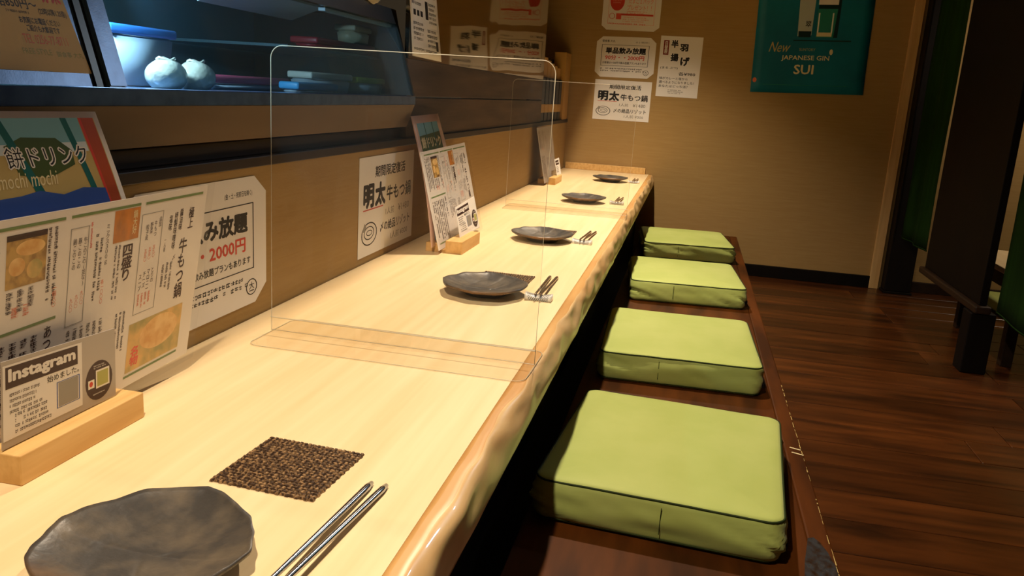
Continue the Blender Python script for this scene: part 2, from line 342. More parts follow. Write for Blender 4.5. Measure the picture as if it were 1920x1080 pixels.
ce = box('ceiling', -1.3, 3.38, -5.2, .08, 2.4, 2.45, 'wallpaper'); tag(ce, 'low plain ceiling', kind='structure')
so = box('trim_soffit', -1.25, .270, -5.2, -.001, 1.46, 2.4, 'wallpaper'); tag(so, 'lowered soffit over the kitchen side of the counter', kind='structure')
bb = box('baseboard_back', .965, 1.655, -.018, -.0005, 0, .062, 'black_wood', bev=.002); tag(bb, 'dark baseboard along the end wall', kind='structure')
bb = box('baseboard_booth', 1.85, 3.29, -.018, -.0005, 0, .055, 'dark_trim', bev=.002); tag(bb, 'dark baseboard in the booth', kind='structure')
tr = box('trim_corner', 1.655, 1.700, -.022, -.0005, 0, 2.39, 'pillar_tan', bev=.002); tag(tr, 'light wooden corner strip on the end wall', kind='structure')

# seat platform over the foot well
pf = thing('seat_platform', (.72, -2.5, 0), 'raised dark lacquered wooden seating platform beside the counter', 'platform')
po = (.72, -2.5, 0)
box('deck', .47, .925, -5.1, -.001, .17, PT, 'platform_wood', pf, .002, po=po)
box('nosing', .9255, .963, -5.1, -.001, .165, PT, 'platform_wood', pf, .004, po=po)
box('riser', .90, .945, -5.1, -.001, 0, .165, 'black_wood', pf, po=po)
for (yy, xx, ln) in ((-2.86, .948, .022), (-2.885, .950, .024)):
    me = boxm(ln, .004, .0004); s_ = link('scratch', me, 'ink_cream', pf, (xx - po[0], yy - po[1], PT - po[2])); s_.rotation_euler[2] = -.35
vs = []; fs = []; rg = random.Random(5); yy = -3.42
while yy < -2.45:      # chipped lacquer along the platform edge
    L = rg.uniform(.004, .03); wd = rg.uniform(.0003, .0011)
    if rg.random() < .75:
        k = len(vs); x = .9592 + rg.uniform(-.0006, .0006)
        vs += [(x - wd - po[0], yy - po[1], PT + .0002), (x + wd - po[0], yy - po[1], PT + .0002), (x + wd * .6 - po[0], yy + L - po[1], PT + .0002), (x - wd * .6 - po[0], yy + L - po[1], PT + .0002)]; fs.append((k, k + 1, k + 2, k + 3))
    yy += L + rg.uniform(0, .012)
me = bpy.data.meshes.new('chipped_edge'); me.from_pydata(vs, [], fs); me.update(); tag(link('chipped_edge', me, 'ink_straw', pf), kind='stuff')
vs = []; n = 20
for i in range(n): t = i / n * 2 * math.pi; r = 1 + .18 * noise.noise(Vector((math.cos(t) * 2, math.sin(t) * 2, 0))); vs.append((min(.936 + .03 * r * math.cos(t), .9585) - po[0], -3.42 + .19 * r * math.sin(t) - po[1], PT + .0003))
me = bpy.data.meshes.new('worn_sheen_patch'); me.from_pydata(vs, [], [tuple(range(n))]); me.update(); link('worn_sheen_patch', me, 'worn_sheen', pf)['label'] = 'patch of lacquer wear with a cool sheen painted in grey'

# counter
ct = thing('counter', (.25, -2.5, 0), 'long pale wooden counter with a wavy live edge', 'counter'); po = (.25, -2.5, 0)
box('counter_top', .002, .4655, -5.1, -.001, CT - .05, CT, 'hinoki', ct, po=po)
ny = 420; prof = 16; vs = []; fs = []; y0, y1 = -5.1, -.001
for j in range(ny + 1):
    yy = y0 + (y1 - y0) * j / ny
    wv = .010 * noise.noise(Vector((yy * 6.5, 3.1, 0))) + .005 * noise.noise(Vector((yy * 15, 8.2, 1)))
    a = .483 + wv                                  # where the flat top rolls over
    lo = .006 * noise.noise(Vector((yy * 4.2, 7.7, 3)))
    for k in range(prof + 1):
        t = k / prof
        if t < .2: x = .4655 + (a - .4655) * t / .2; z = CT - .0004
        else:
            s = (t - .2) / .8
            x = a + (.498 - a) * math.sin(min(s * 1.2, 1) * math.pi / 2)
            z = CT - .0004 - .064 * (.35 * s + .65 * s * s)
            x += (.007 * noise.noise(Vector((yy * 11, s * 2.2, 5))) + lo * (1 - s) * .6) * math.sin(s * math.pi)
            if s > .85: x -= .006 * (s - .85) / .15
        vs.append((x - po[0], yy - po[1], z))
for j in range(ny):
    for k in range(prof):
        p = j * (prof + 1) + k; fs.append((p, p + 1, p + prof + 2, p + prof + 1))
# close back and bottom
b0 = len(vs)
for j in range(ny + 1):
    yy = y0 + (y1 - y0) * j / ny; vs.append((.4655 - po[0], yy - po[1], CT - .0664))
for j in range(ny):
    p = j * (prof + 1); q = b0 + j
    fs.append((p + prof, q, q + 1, p + 2 * prof + 1)); fs.append((q, p, p + prof + 1, q + 1))
fs.append(tuple([b0] + list(range(prof, -1, -1)))); e0 = ny * (prof + 1); fs.append(tuple([b0 + ny] + list(range(e0, e0 + prof + 1))))
me = bpy.data.meshes.new('live_edge'); me.from_pydata(vs, [], fs); me.update()
le = link('live_edge', me, ['bark', 'edge_band'], ct, smooth=True)
for p in me.polygons:
    k = p.index % prof
    if p.index < ny * prof and k < int(prof * .2): p.material_index = 1
le['label'] = 'wavy peeled live edge of the counter'
tag(box('trim_counter_end', .012, .447, -.022, -.001, CT + .0003, CT + .034, 'block_wood', None, .002), 'pale wooden strip on the counter against the end wall', kind='structure')
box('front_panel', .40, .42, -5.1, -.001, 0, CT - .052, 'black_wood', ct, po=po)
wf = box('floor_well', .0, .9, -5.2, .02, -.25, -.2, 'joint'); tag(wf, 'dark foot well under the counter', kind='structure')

# ------------------------------------------------------------------ refrigerated display case
case = thing('display_case', (-.2, -3.5, .78), 'refrigerated glass display case on the wall above the counter', 'display case'); po = (-.2, -3.5, .78)
YE = -2.62; Y0 = -4.6
GX = lambda z: .018 - (z - .852) * (.052 / .18)          # sloping front plane
prism('base_box', [(-.40, .78), (.002, .78), (.020, .832), (-.40, .832)], 'y', Y0, YE, 'case_brown', case, po)
prism('sill', [(-.40, .8325), (.022, .8325), (.022, .852), (-.40, .846)], 'y', Y0, YE, 'case_steel', case, po, bev=.001)
prism('glass_front', [(GX(.853), .853), (GX(1.012), 1.012), (GX(1.012) - .004, 1.012), (GX(.853) - .004, .853)], 'y', -3.665, YE - .012, 'case_glass', case, po)
prism('steel_panel', [(GX(.853), .853), (GX(1.03), 1.03), (GX(1.03) - .012, 1.03), (GX(.853) - .012, .853)], 'y', Y0, -3.712, 'case_steel', case, po)
prism('corner_post', [(GX(.853) + .008, .853), (GX(1.03) + .008, 1.03), (GX(1.03) - .015, 1.03), (GX(.853) - .015, .853)], 'y', -3.697, -3.665, 'case_steel', case, po, bev=.002)
prism('post_gasket', [(GX(.853) + .003, .853), (GX(1.03) + .003, 1.03), (GX(1.03) - .012, 1.03), (GX(.853) - .012, .853)], 'y', -3.712, -3.697, 'case_black', case, po)
prism('end_frame', [(GX(.853) + .002, .853), (GX(1.03) + .002, 1.03), (GX(1.03) - .03, 1.03), (GX(.853) - .03, .853)], 'y', YE - .012, YE, 'case_black', case, po)
prism('end_panel', [(GX(.853) - .03, .853), (GX(1.03) - .03, 1.03), (-.40, 1.03), (-.40, .853)], 'y', YE - .01, YE - .002, 'case_black', case, po)
prism('top_frame', [(GX(1.012) + .002, 1.012), (GX(1.045) + .004, 1.045), (-.40, 1.045), (-.40, 1.035), (GX(1.03) - .02, 1.03), (GX(1.012) - .012, 1.012)], 'y', Y0, YE, 'case_black', case, po)
box('back_panel', -.40, -.39, Y0, YE, .846, 1.03, 'case_liner', case, po=po)
box('shelf', -.36, -.062, -3.10, YE - .02, .930, .935, 'case_liner', case, po=po)
prism('light_shade', [(-.055, 1.028), (-.05, 1.010), (-.115, .985), (-.12, 1.0)], 'y', -3.30, -2.98, 'ink_paleblue', case, po)
prism('top_rail', [(-.036, 1.010), (-.036, 1.004), (-.050, 1.004), (-.050, 1.010)], 'y', -3.00, YE - .02, 'ink_paleblue', case, po)

def container(name, x0, x1, y0_, y1_, z0, z1, lid, body, label):
    o = thing(name, ((x0 + x1) / 2, (y0_ + y1_) / 2, z0), label, 'food container', 'containers in the display case'); h = (z1 - z0)
    bm = bmesh.new(); bmesh.ops.create_cube(bm, size=1)
    for v in bm.verts:
        k = .88 if v.co.z < 0 else 1
        v.co = Vector((v.co.x * (x1 - x0 - .006) * k, v.co.y * (y1_ - y0_ - .006) * k, (v.co.z + .5) * (h - .010)))
    bmesh.ops.bevel(bm, geom=list(bm.edges), offset=.005, segments=3, affect='EDGES')
    link('body', bmesh_done(bm, 'body'), body, o, smooth=True)
    link('lid', boxm(x1 - x0, y1_ - y0_, .013, .004, 3), lid, o, (0, 0, h - .012), smooth=True)
    return o
container('storage_tub', -.17, -.095, -3.535, -3.385, .847, .932, 'lid_navy', 'tub_plastic', 'tall frosted tub with a blue lid at the left of the display case')
container('food_box', -.135, -.062, -3.36, -3.09, .847, .873, 'lid_pink', 'tub_plastic', 'long low food box with a pink lid in the display case')
container('food_box', -.045, -.006, -3.17, -3.00, .8475, .869, 'lid_blue', 'tub_plastic', 'small food box with a light blue lid behind the glass')
container('food_box', -.10, -.048, -3.03, -2.83, .847, .889, 'lid_white', 'tub_plastic', 'food box with a white lid between pink and yellow lidded boxes')
container('food_box', -.10, -.045, -2.815, -2.645, .847, .886, 'lid_yellow', 'tub_plastic', 'food box with a yellow green lid at the right end of the display case')
container('serving_tray', -.13, -.07, -2.96, -2.65, .9355, .957, 'lid_red', 'lid_red', 'long dark red tray on the upper shelf of the display case')
container('food_box', -.125, -.075, -2.76, -2.66, .9575, .997, 'lid_beige', 'lid_beige', 'beige box standing on the dark red tray')
for yy, lb in ((-3.507, 'left of two white balls in plastic wrap in the display case'), (-3.437, 'right of two white balls in plastic wrap beside the pink lid')):
    bm = bmesh.new(); bmesh.ops.create_icosphere(bm, subdivisions=4, radius=.031)
    for v in bm.verts:
        v.co *= 1 + .05 * noise.noise(v.co * 60 + Vector((yy * 9, 0, 0)))
        v.co.x *= .8; v.co.z = max(v.co.z * .74, -.0205)
    o = link('wrapped_ball', bmesh_done(bm, 'wrapped_ball'), 'wrapped', None, (-.033, yy, .8685), smooth=True); tag(o, lb, 'wrapped food', 'wrapped balls in the display case')
    nb = link('wrap_fold', tube_mesh([(.01 * math.cos(t), 0.014 * math.sin(t), .0215 + .002 * math.sin(3 * t)) for t in [k * math.pi / 6 for k in range(12)]], .0018, 6, True), 'wrapped', o, smooth=True)
# towel on top of the case
bm = bmesh.new(); n = 30; m_ = 10; V = []
for i in range(n + 1):
    for j in range(m_ + 1):
        t = i / n; a = j / m_ * 2 * math.pi
        cx = -.040 + .012 * math.sin(t * 5) ; cy = -2.86 + .17 * t
        r = .011 + .004 * noise.noise(Vector((t * 7, math.cos(a), math.sin(a)))) + .003 * math.sin(t * 14)
        r *= (.35 + .65 * min(1, 6 * t, 6 * (1 - t)))
        V.append(bm.verts.new((cx + 1.3 * r * math.cos(a) + .04, cy + 2.775, .011 + .8 * r * math.sin(a) + (.004 * math.sin(t * 9) if .2 < t else 0))))
for i in range(n):
    for j in range(m_):
        a, b = i * (m_ + 1) + j, (i + 1) * (m_ + 1) + j; bm.faces.new([V[a], V[b], V[b + 1], V[a + 1]])
tw = link('towel', bmesh_done(bm, 'towel'), 'towel', None, (-.04, -2.775, 1.0455), smooth=True); tag(tw, 'twisted cream towel lying on top of the display case', 'towel')

# ------------------------------------------------------------------ acrylic dividers
def divider(yc, label, rz):
    x0, x1, h = .066, .484, .426
    o = thing('acrylic_divider', ((x0 + x1) / 2, yc, CT), label, 'divider', 'clear dividers on the counter', rz)
    def rr(w_, h_, r, corners=(1, 1, 1, 1)):
        pts = []
        for ci, (sx, sy, a0) in enumerate(((1, 1, 0), (-1, 1, 90), (-1, -1, 180), (1, -1, 270))):
            cx, cy = sx * (w_ / 2 - r), sy * (h_ / 2 - r)
            if corners[ci]: pts += [(cx + r * math.cos(math.radians(a0 + k * 15)), cy + r * math.sin(math.radians(a0 + k * 15))) for k in range(7)]
            else: pts.append((sx * w_ / 2, sy * h_ / 2))
        return pts
    def plate(name, pts, th, tf):
        bm = bmesh.new(); A = [bm.verts.new(tf(p, 0)) for p in pts]; B = [bm.verts.new(tf(p, th)) for p in pts]
        bm.faces.new(A); bm.faces.new(B)
        for i in range(len(pts)):
            f = bm.faces.new([A[i], A[(i + 1) % len(pts)], B[(i + 1) % len(pts)], B[i]]); f.material_index = 1
        return link(name, bmesh_done(bm, name), ['acrylic', 'acrylic_edge_glint'], o)
    plate('base_plate', rr(x1 - x0, .15, .018), .002, lambda p, t: Vector((p[0], p[1], .0002 + t)))
    plate('screen', rr(x1 - x0, h, .018, (1, 1, 0, 0)), .003, lambda p, t: Vector((p[0], t - .001, .0024 + h / 2 + p[1])))
    def bead(name, pts, r, tf): link(name, tube_mesh([tf(p) for p in pts], r, 6, True), 'acrylic_edge_glint', o, smooth=True)  # pale bead added along an outline to paint its glint
    bead('screen_glint', rr(x1 - x0, h, .018, (1, 1, 0, 0)), .0006, lambda p: Vector((p[0], .0005, .0034 + h / 2 + p[1])))
    bead('base_glint', rr(x1 - x0, .15, .018), .0005, lambda p: Vector((p[0], p[1], .0013)))
    link('strip_glint', tube_mesh([(-(x1 - x0) / 2, -.0022, .0245), ((x1 - x0) / 2, -.0022, .0245)], .0009, 6), 'acrylic_edge_glint', o)
    plate('foot_strip', [(-(x1 - x0) / 2, 0), ((x1 - x0) / 2, 0), ((x1 - x0) / 2, .022), (-(x1 - x0) / 2, .022)], .002, lambda p, t: Vector((p[0], -.0012 - t, .0024 + p[1])))
    return o
divider(-3.407, 'clear acrylic divider nearest the camera, beside the patterned chopstick rest', -.015)
divider(-1.738, 'clear acrylic divider further along the counter, between the middle plates', .03)

# ------------------------------------------------------------------ posters and papers on walls
def on_left(y0, y1, z0, z1, x=.0012): return ((x, y0, z1), (x, y1, z1), (x, y1, z0), (x, y0, z0))
motsu = [('t', '期間限定復活', .26, .10, .56, .12, 'black', .022), ('t', '明', .07, .27, .18, .25, 'black', .05), ('t', '太', .265, .27, .185, .25, 'black', .05), ('t', '牛もつ鍋', .47, .33, .48, .17, 'black', .026),
         ('r', .07, .525, .34, .012, 'red'), ('t', '1人前', .46, .565, .16, .08, 'pencil', 0), ('t', '¥1480', .70, .565, .22, .08, 'pencil', 0),
         ('o', .05, .66, .26, .24, 'black', .012), ('o', .09, .70, .17, .14, 'black', .010), ('o', .13, .74, .10, .06, 'black', .008), ('p', [(.06, .74), (.10, .66), (.13, .70), (.10, .75)], 'grey'),
         ('t', '〆の絶品リゾット', .37, .70, .57, .11, 'black', .018), ('t', '1人前 ¥300', .56, .85, .34, .08, 'pencil', 0)]
sheet('notice', 'white hot pot notice on the wall behind the second plate', 'notice', on_left(-2.905, -2.555, .506, .722), motsu, group='hot pot notices')
def nomi(dense=True):
    return [('t', '御食事 大丸', .09, .08, .22, .06, 'black', .01), ('t', '(金・土・祝前日を除く)', .66, .10, .22, .05, 'black', .008), ('b', .09, .20, .80, .52, 'black', .008),
            ('t', '単品飲み放題', .16, .26, .68, .16, 'black', .042), ('t', '90分・・2000円', .16, .45, .66, .12, 'red', .024), ('t', 'お客様は＋500円で飲み放題プランもあります', .12, .61, .74, .06, 'black', .018),
            ('g', .09, .76, .78, .11, 'black', 2, 5), ('o', .82, .80, .095, .13, 'black', .008), ('t', '大', .845, .825, .045, .06, 'black', .01), ('r', .848, .892, .04, .008, 'black')]
sheet('notice', 'drinks notice with cut corners behind the nearest menu', 'notice', on_left(-3.665, -3.300, .516, .722), nomi(), cut=(.10, .13), group='drinks notices')
# end wall
yb = -.0012
def on_back(x0, x1, z0, z1, tilt=0): return ((x0, yb, z1), (x1, yb, z1 + tilt), (x1, yb, z0 + tilt), (x0, yb, z0))
sheet('notice', 'white hot pot notice on the end wall, lowest of the column', 'notice', on_back(.136, .436, .765, .972), motsu, group='hot pot notices')
sheet('notice', 'drinks notice with cut corners in the middle of the end wall column', 'notice', on_back(.128, .438, .985, 1.192, .004), nomi(), cut=(.10, .13), group='drinks notices')
egg = [('b', .10, -.0, .80, .86, 'salmon', .006), ('r', .14, .02, .72, .10, 'pinkred'), ('r', .40, .16, .46, .06, 'pinkred'), ('t', 'たまご１パック', .44, .24, .42, .12, 'salmon', .012), ('t', 'プレゼント！！', .42, .39, .42, .12, 'salmon', .012), ('g', .42, .53, .40, .08, 'pinkred', 2, 9),
       ('e', .12, .08, .25, .46, 'red'), ('g', .17, .22, .15, .16, 'salmon', 3, 10), ('o', .12, .60, .10, .14, 'red', .01), ('r', .24, .60, .09, .14, 'pinkred'), ('r', .33, .60, .55, .045, 'red'), ('g', .36, .67, .48, .14, 'salmon', 3, 11), ('g', .12, .82, .72, .06, 'pinkred', 1, 12)]
sheet('notice', 'white and red prize notice at the top of the end wall column', 'notice', on_back(.144, .444, 1.226, 1.436), egg, cut=(.09, .10), group='red prize notices')
wing = [('t', '半', .26, .06, .17, .13, 'black', .05), ('t', '羽', .47, .12, .20, .12, 'black', .05), ('t', '揚', .27, .28, .19, .13, 'black', .05), ('t', 'げ', .51, .33, .22, .15, 'black', .05),
        ('r', .08, .07, .13, .24, 'darkred'), ('t', '日替限', .105, .09, .08, .2, 'paper', .02, True), ('t', '(まる ぶつ)', .05, .50, .42, .045, 'black', .012), ('t', '各¥980', .50, .58, .40, .06, 'black', .014),
        ('t', '味がカレーと塩から', .05, .67, .68, .045, 'black', .012), ('t', '選べるようになりました！', .05, .735, .84, .045, 'black', .012), ('t', 'あなたはどっち派？', .05, .80, .70, .045, 'black', .012), ('g', .28, .875, .40, .08, 'black', 3, 21)]
sheet('notice', 'tall white wing notice right of the end wall column', 'notice', on_back(.459, .674, .904, 1.210), wing, group='notices on the end wall')
# gin poster, lower edge curling off the wall
gin = [('t', 'JAPANESE GIN', .25, .630, .42, .030, 'cream', .01), ('t', 'SUI', .37, .676, .175, .048, 'cream', .02), ('t', 'SUNTORY', .40, .594, .14, .013, 'straw', 0), ('t', 'New', .13, .565, .19, .05, 'straw', -.01, False, .4),
       ('r', .34, .553, .50, .006, 'night'), ('p', [(.36, .33), (.50, .32), (.49, .53), (.37, .535)], 'ice'), ('p', [(.40, .30), (.45, .275), (.49, .32), (.38, .335)], 'white'), ('p', [(.375, .51), (.488, .51), (.485, .54), (.378, .54)], 'night'),
       ('p', [(.53, .05), (.72, .05), (.72, .40), (.715, .54), (.53, .54)], 'night'), ('r', .525, .26, .17, .12, 'white'), ('p', [(.525, .40), (.695, .40), (.68, .54), (.53, .54)], 'bottle'), ('r', .535, .42, .012, .10, 'white'), ('r', .655, .42, .012, .10, 'white'), ('r', .535, .515, .13, .02, 'cream'),
       ('t', '翠', .60, .29, .08, .05, 'black', .02), ('t', '翠', .43, .46, .05, .03, 'black', .01), ('e', .665, .597, .03, .028, 'cream'), ('e', .012, .745, .035, .025, 'orange'), ('r', .1, .778, .75, .002, 'bottle')]
# poster hangs from above the frame; the sheet is 0.55 m wide and its lower fifth is blank teal
gh = .80
ginitems = []
for it in gin:   # designed against a 1.25:1 crop, squeeze the vertical onto the sheet so that its foot ends at 1.0
    it = list(it)
    if it[0] == 'p': it[1] = [(a, b * 1.22) for a, b in it[1]]
    elif it[0] == 't': it[3] *= 1.22; it[5] *= 1.22
    else: it[2] *= 1.22; it[4] *= 1.22
    ginitems.append(tuple(it))
sheet('poster', 'teal gin poster on the end wall near the right corner', 'poster', ((.915, yb, .955 + gh), (1.468, yb, .972 + gh), (1.482, yb, .972), (.937, yb, .955)), ginitems, m='teal', bend=lambda u, v: .0015 + .012 * max(0, v - .75) ** 1.5 * (1 + u))
# papers tucked behind the planks on the upper wall, curling
xu = -.049
cl = lambda u, v: .004 + .010 * math.sin(v * 3) * u
flyer = [('r', .0, .0, 1, .12, 'black'), ('t', 'メニュー', .1, .02, .7, .08, 'paper', .01), ('g', .06, .15, .40, .22, 'black', 5, 31), ('g', .54, .15, .40, .30, 'black', 7, 32), ('g', .06, .41, .38, .14, 'black', 3, 33), ('r', .1, .58, .08, .05, 'black'), ('r', .22, .58, .08, .05, 'black'), ('r', .34, .58, .08, .05, 'black'),
         ('g', .08, .68, .36, .18, 'black', 4, 34), ('r', .52, .48, .10, .16, 'black'), ('g', .64, .48, .30, .2, 'black', 5, 35), ('g', .54, .72, .4, .18, 'black', 4, 36), ('r', .84, .82, .08, .09, 'black'), ('g', .06, .91, .86, .04, 'black', 1, 37)]
flyer = [it for it in flyer if it[1] != 'メニュー'] + [('g', .1, .03, .7, .07, 'paper', 1, 38)]
sheet('flyer', 'narrow printed flyer beside the display case, above the planks', 'flyer', ((.0015, -2.66, 1.20), (.0015, -2.47, 1.20), (.0015, -2.36, .942), (.0015, -2.595, .9455)), flyer, bend=lambda u, v: .0008 * v)
# notice on the steel panel of the case
zf = lambda z: GX(z) + .0007
recruit = [('t', '募', .885, .40, .047, .165, 'red', .03), ('t', '集', .937, .40, .047, .165, 'red', .03), ('t', '時給850円～', .63, .556, .22, .066, 'black', .012), ('t', '(22時以降1.25倍)', .85, .60, .135, .05, 'black', .008), ('g', .70, .632, .125, .024, 'black', 1, 51),
           ('t', 'お気軽にお電話ください', .745, .668, .19, .042, 'black', .012), ('t', 'ご紹介も大歓迎です', .765, .715, .155, .042, 'black', .012), ('t', 'TEL 0256-77-8711', .733, .775, .204, .056, 'orange', .004), ('t', 'FREE STYLE', .71, .862, .13, .036, 'olive', .006), ('t', '御食事 大丸', .86, .868, .13, .036, 'olive', .006)]
sheet('notice', 'pale yellow recruiting notice on the steel panel of the display case', 'notice', ((zf(1.026), -4.0, 1.026), (zf(1.026), -3.738, 1.026), (zf(.867), -3.712, .867), (zf(.867), -4.02, .867)), recruit, m='paper_warm')

# ------------------------------------------------------------------ menu stands
menu0 = [('r', .06, .030, .295, .012, 'green'), ('r', .375, .030, .27, .012, 'green'), ('r', .667, .032, .283, .012, 'green'),
        ('r', .172, .062, .124, .203, 'photo_fry'), ('e', .20, .09, .09, .06, 'photo_stew2'), ('e', .18, .15, .05, .07, 'photo_stew2'), ('e', .235, .17, .05, .075, 'photo_stew'), ('r', .172, .062, .124, .022, 'brown'), ('gv', .298, .06, .04, .34, 'brown', 2, 61), ('t', '一個八〇', .323, .31, .014, .08, 'orange', 0, True), ('gv', .05, .06, .11, .32, 'brown', 4, 62), ('gv', .172, .275, .10, .10, 'brown', 3, 63), ('gv', .19, .34, .07, .05, 'orange', 2, 64),
        ('r', .05, .430, .29, .012, 'green'), ('t', 'あつあつ', .302, .463, .026, .20, 'brown', .01, True), ('gv', .05, .48, .24, .40, 'brown', 7, 65),
        ('b', .375, .085, .067, .415, 'grey', .003), ('t', '牛このこの(並な)', .424, .13, .013, .21, 'brown', .004, True), ('t', '豚このこの', .405, .13, .013, .13, 'brown', .004, True), ('t', '鶏このこの', .386, .13, .013, .13, 'brown', .004, True), ('t', '九八〇', .424, .36, .012, .06, 'orange', 0, True), ('t', '九八〇', .405, .37, .012, .06, 'orange', 0, True), ('t', '九八〇', .386, .38, .012, .06, 'orange', 0, True),
        ('gv', .447, .062, .012, .16, 'pinkred', 1, 67), ('t', 'ミックス３００ｇ', .508, .097, .014, .18, 'brown', .004, True), ('gv', .468, .13, .036, .31, 'brown', 2, 68), ('t', '各一〇〇〇', .502, .34, .012, .11, 'orange', 0, True),
        ('r', .538, .047, .107, .145, 'photo_orange'), ('t', '鍋大好', .616, .058, .018, .11, 'cream', .01, True), ('t', '四盛り', .582, .212, .045, .17, 'brown', .03, True), ('gv', .548, .205, .030, .26, 'brown', 2, 69),
        ('b', .655, .088, .10, .485, 'grey', .003), ('t', '追加', .736, .115, .013, .05, 'brown', .004, True), ('t', '牛もつ', .716, .13, .013, .075, 'brown', .004, True), ('t', '野菜', .697, .135, .013, .055, 'brown', .004, True), ('t', '餃子皮', .678, .14, .013, .075, 'brown', .004, True), ('t', '五九〇', .718, .25, .012, .06, 'orange', 0, True), ('t', '五五〇', .699, .255, .012, .06, 'orange', 0, True), ('t', '五五〇', .680, .26, .012, .06, 'orange', 0, True),
        ('t', 'とりの', .722, .36, .013, .075, 'brown', .004, True), ('t', 'マロニー', .703, .365, .013, .095, 'brown', .004, True), ('t', 'チーズ', .685, .37, .013, .08, 'brown', .004, True), ('t', 'スープ', .667, .38, .013, .08, 'brown', .004, True), ('gv', .667, .475, .065, .07, 'orange', 4, 71),
        ('t', '醤油味', .838, .10, .017, .11, 'brown', .01, True), ('t', '特製味噌味', .812, .11, .017, .19, 'brown', .01, True), ('t', '塩味', .786, .12, .017, .08, 'brown', .01, True), ('t', '〆', .825, .33, .012, .03, 'brown', .004, True), ('gv', .772, .36, .06, .16, 'brown', 3, 72), ('t', '一人前', .772, .24, .010, .06, 'brown', .0, True),
        ('t', '極上', .885, .102, .028, .11, 'brown', .02, True), ('t', '牛もつ鍋', .852, .255, .042, .32, 'brown', .02, True),
        ('r', .645, .615, .265, .245, 'photo_stew'), ('e', .70, .625, .19, .17, 'photo_stew2'), ('t', '名物', .662, .735, .040, .10, 'pinkred', .03, True), ('r', .64, .872, .265, .012, 'green'), ('gv', .575, .53, .05, .19, 'brown', 3, 73), ('gv', .38, .52, .15, .18, 'brown', 6, 74), ('r', .05, .872, .5, .012, 'green')]
menu = []
for it in menu0:
    it = list(it); k = 2 if it[0] == 't' else 1
    it[k] /= .972; it[k + 2] /= .972; it[k + 1] /= .93; it[k + 3] /= .93; menu.append(tuple(it))
insta = [('r', .01, .05, .66, .86, 'paper'), ('p', [(.03, .075), (.63, .075), (.63, .32), (.03, .32)], 'brown'), ('t', 'Instagram', .05, .10, .56, .19, 'paper', .045), ('t', '始めました。', .36, .34, .28, .085, 'black', .012),
         ('b', .44, .46, .205, .34, 'blue', .008), ('r', .455, .475, .175, .31, 'grey'), ('g', .06, .37, .27, .26, 'brown', 4, 81), ('g', .10, .62, .34, .26, 'brown', 4, 82),
         ('e', .70, .38, .265, .56, 'brown'), ('r', .80, .51, .135, .26, 'white'), ('r', .812, .535, .11, .21, 'olive'), ('r', .725, .62, .06, .12, 'white'), ('e', .735, .64, .035, .075, 'red'), ('g', .78, .43, .12, .06, 'paper', 2, 83), ('g', .77, .83, .12, .03, 'paper', 1, 84)]
drink = [('r', .02, .02, .95, .95, 'straw'), ('r', .02, .02, .85, .075, 'sky'), ('r', .02, .095, .85, .03, 'paleblue'), ('p', [(.42, .10), (.52, .075), (.70, .08), (.77, .12), (.76, .165), (.60, .20), (.45, .185)], 'leaf'), ('p', [(.885, .02), (.965, .02), (.965, .97), (.935, .97)], 'rust'), ('p', [(.872, .02), (.888, .02), (.940, .97), (.922, .97)], 'red'),
         ('p', [(.765, .02), (.800, .02), (.870, .40), (.835, .40)], 'tealbar'), ('p', [(.41, .02), (.45, .02), (.60, .36), (.55, .36)], 'tealbar'), ('p', [(.02, .255), (.42, .245), (.52, .235), (.64, .255), (.76, .24), (.89, .25), (.90, .42), (.02, .42)], 'blue'),
         ('t', '餅ドリンク', .405, .100, .45, .068, 'paper', .07), ('t', '餅ドリンク', .41, .104, .44, .060, 'black', .0), ('t', 'mochi mochi', .33, .176, .31, .045, 'cream', .0, False, .35)]
def stand(loc, xr, yr, label, k):
    o = thing('menu_stand', loc, label, 'menu stand', 'wooden menu stands')
    box('front_block', xr[0] + .030, xr[1], yr[0], yr[1], CT, CT + .030, 'block_wood', o, .0012, po=loc)
    box('back_block', xr[0] - .02, xr[0] + .019, yr[0] + .004, yr[1], CT, CT + .022, 'block_wood', o, .0012, po=loc)
    box('slot_floor', xr[0] + .0185, xr[0] + .0305, yr[0] + .002, yr[1], CT, CT + .008, 'block_wood', o, po=loc)
    return o
def lam(parent_sheet, corners):  # glossy clear cover in front of the printed card
    TL, TR, BR, BL = [Vector(c) for c in corners]; O = (TL + TR + BR + BL) / 4; N = ((TR - TL).cross(TL - BL)).normalized()
    du = (TR - TL).normalized() * .006; dv = (TL - BL).normalized() * .006
    bm = bmesh.new(); P = [TL - du + dv, TR + du + dv, BR + du - dv, BL - du - dv]
    A = [bm.verts.new(p - O + N * .0052) for p in P]; B = [bm.verts.new(p - O + N * .006) for p in P]
    bm.faces.new(A); bm.faces.new(B)
    for i in range(4): bm.faces.new([A[i], A[(i + 1) % 4], B[(i + 1) % 4], B[i]])
    link('clear_cover', bmesh_done(bm, 'clear_cover'), 'laminate', parent_sheet)
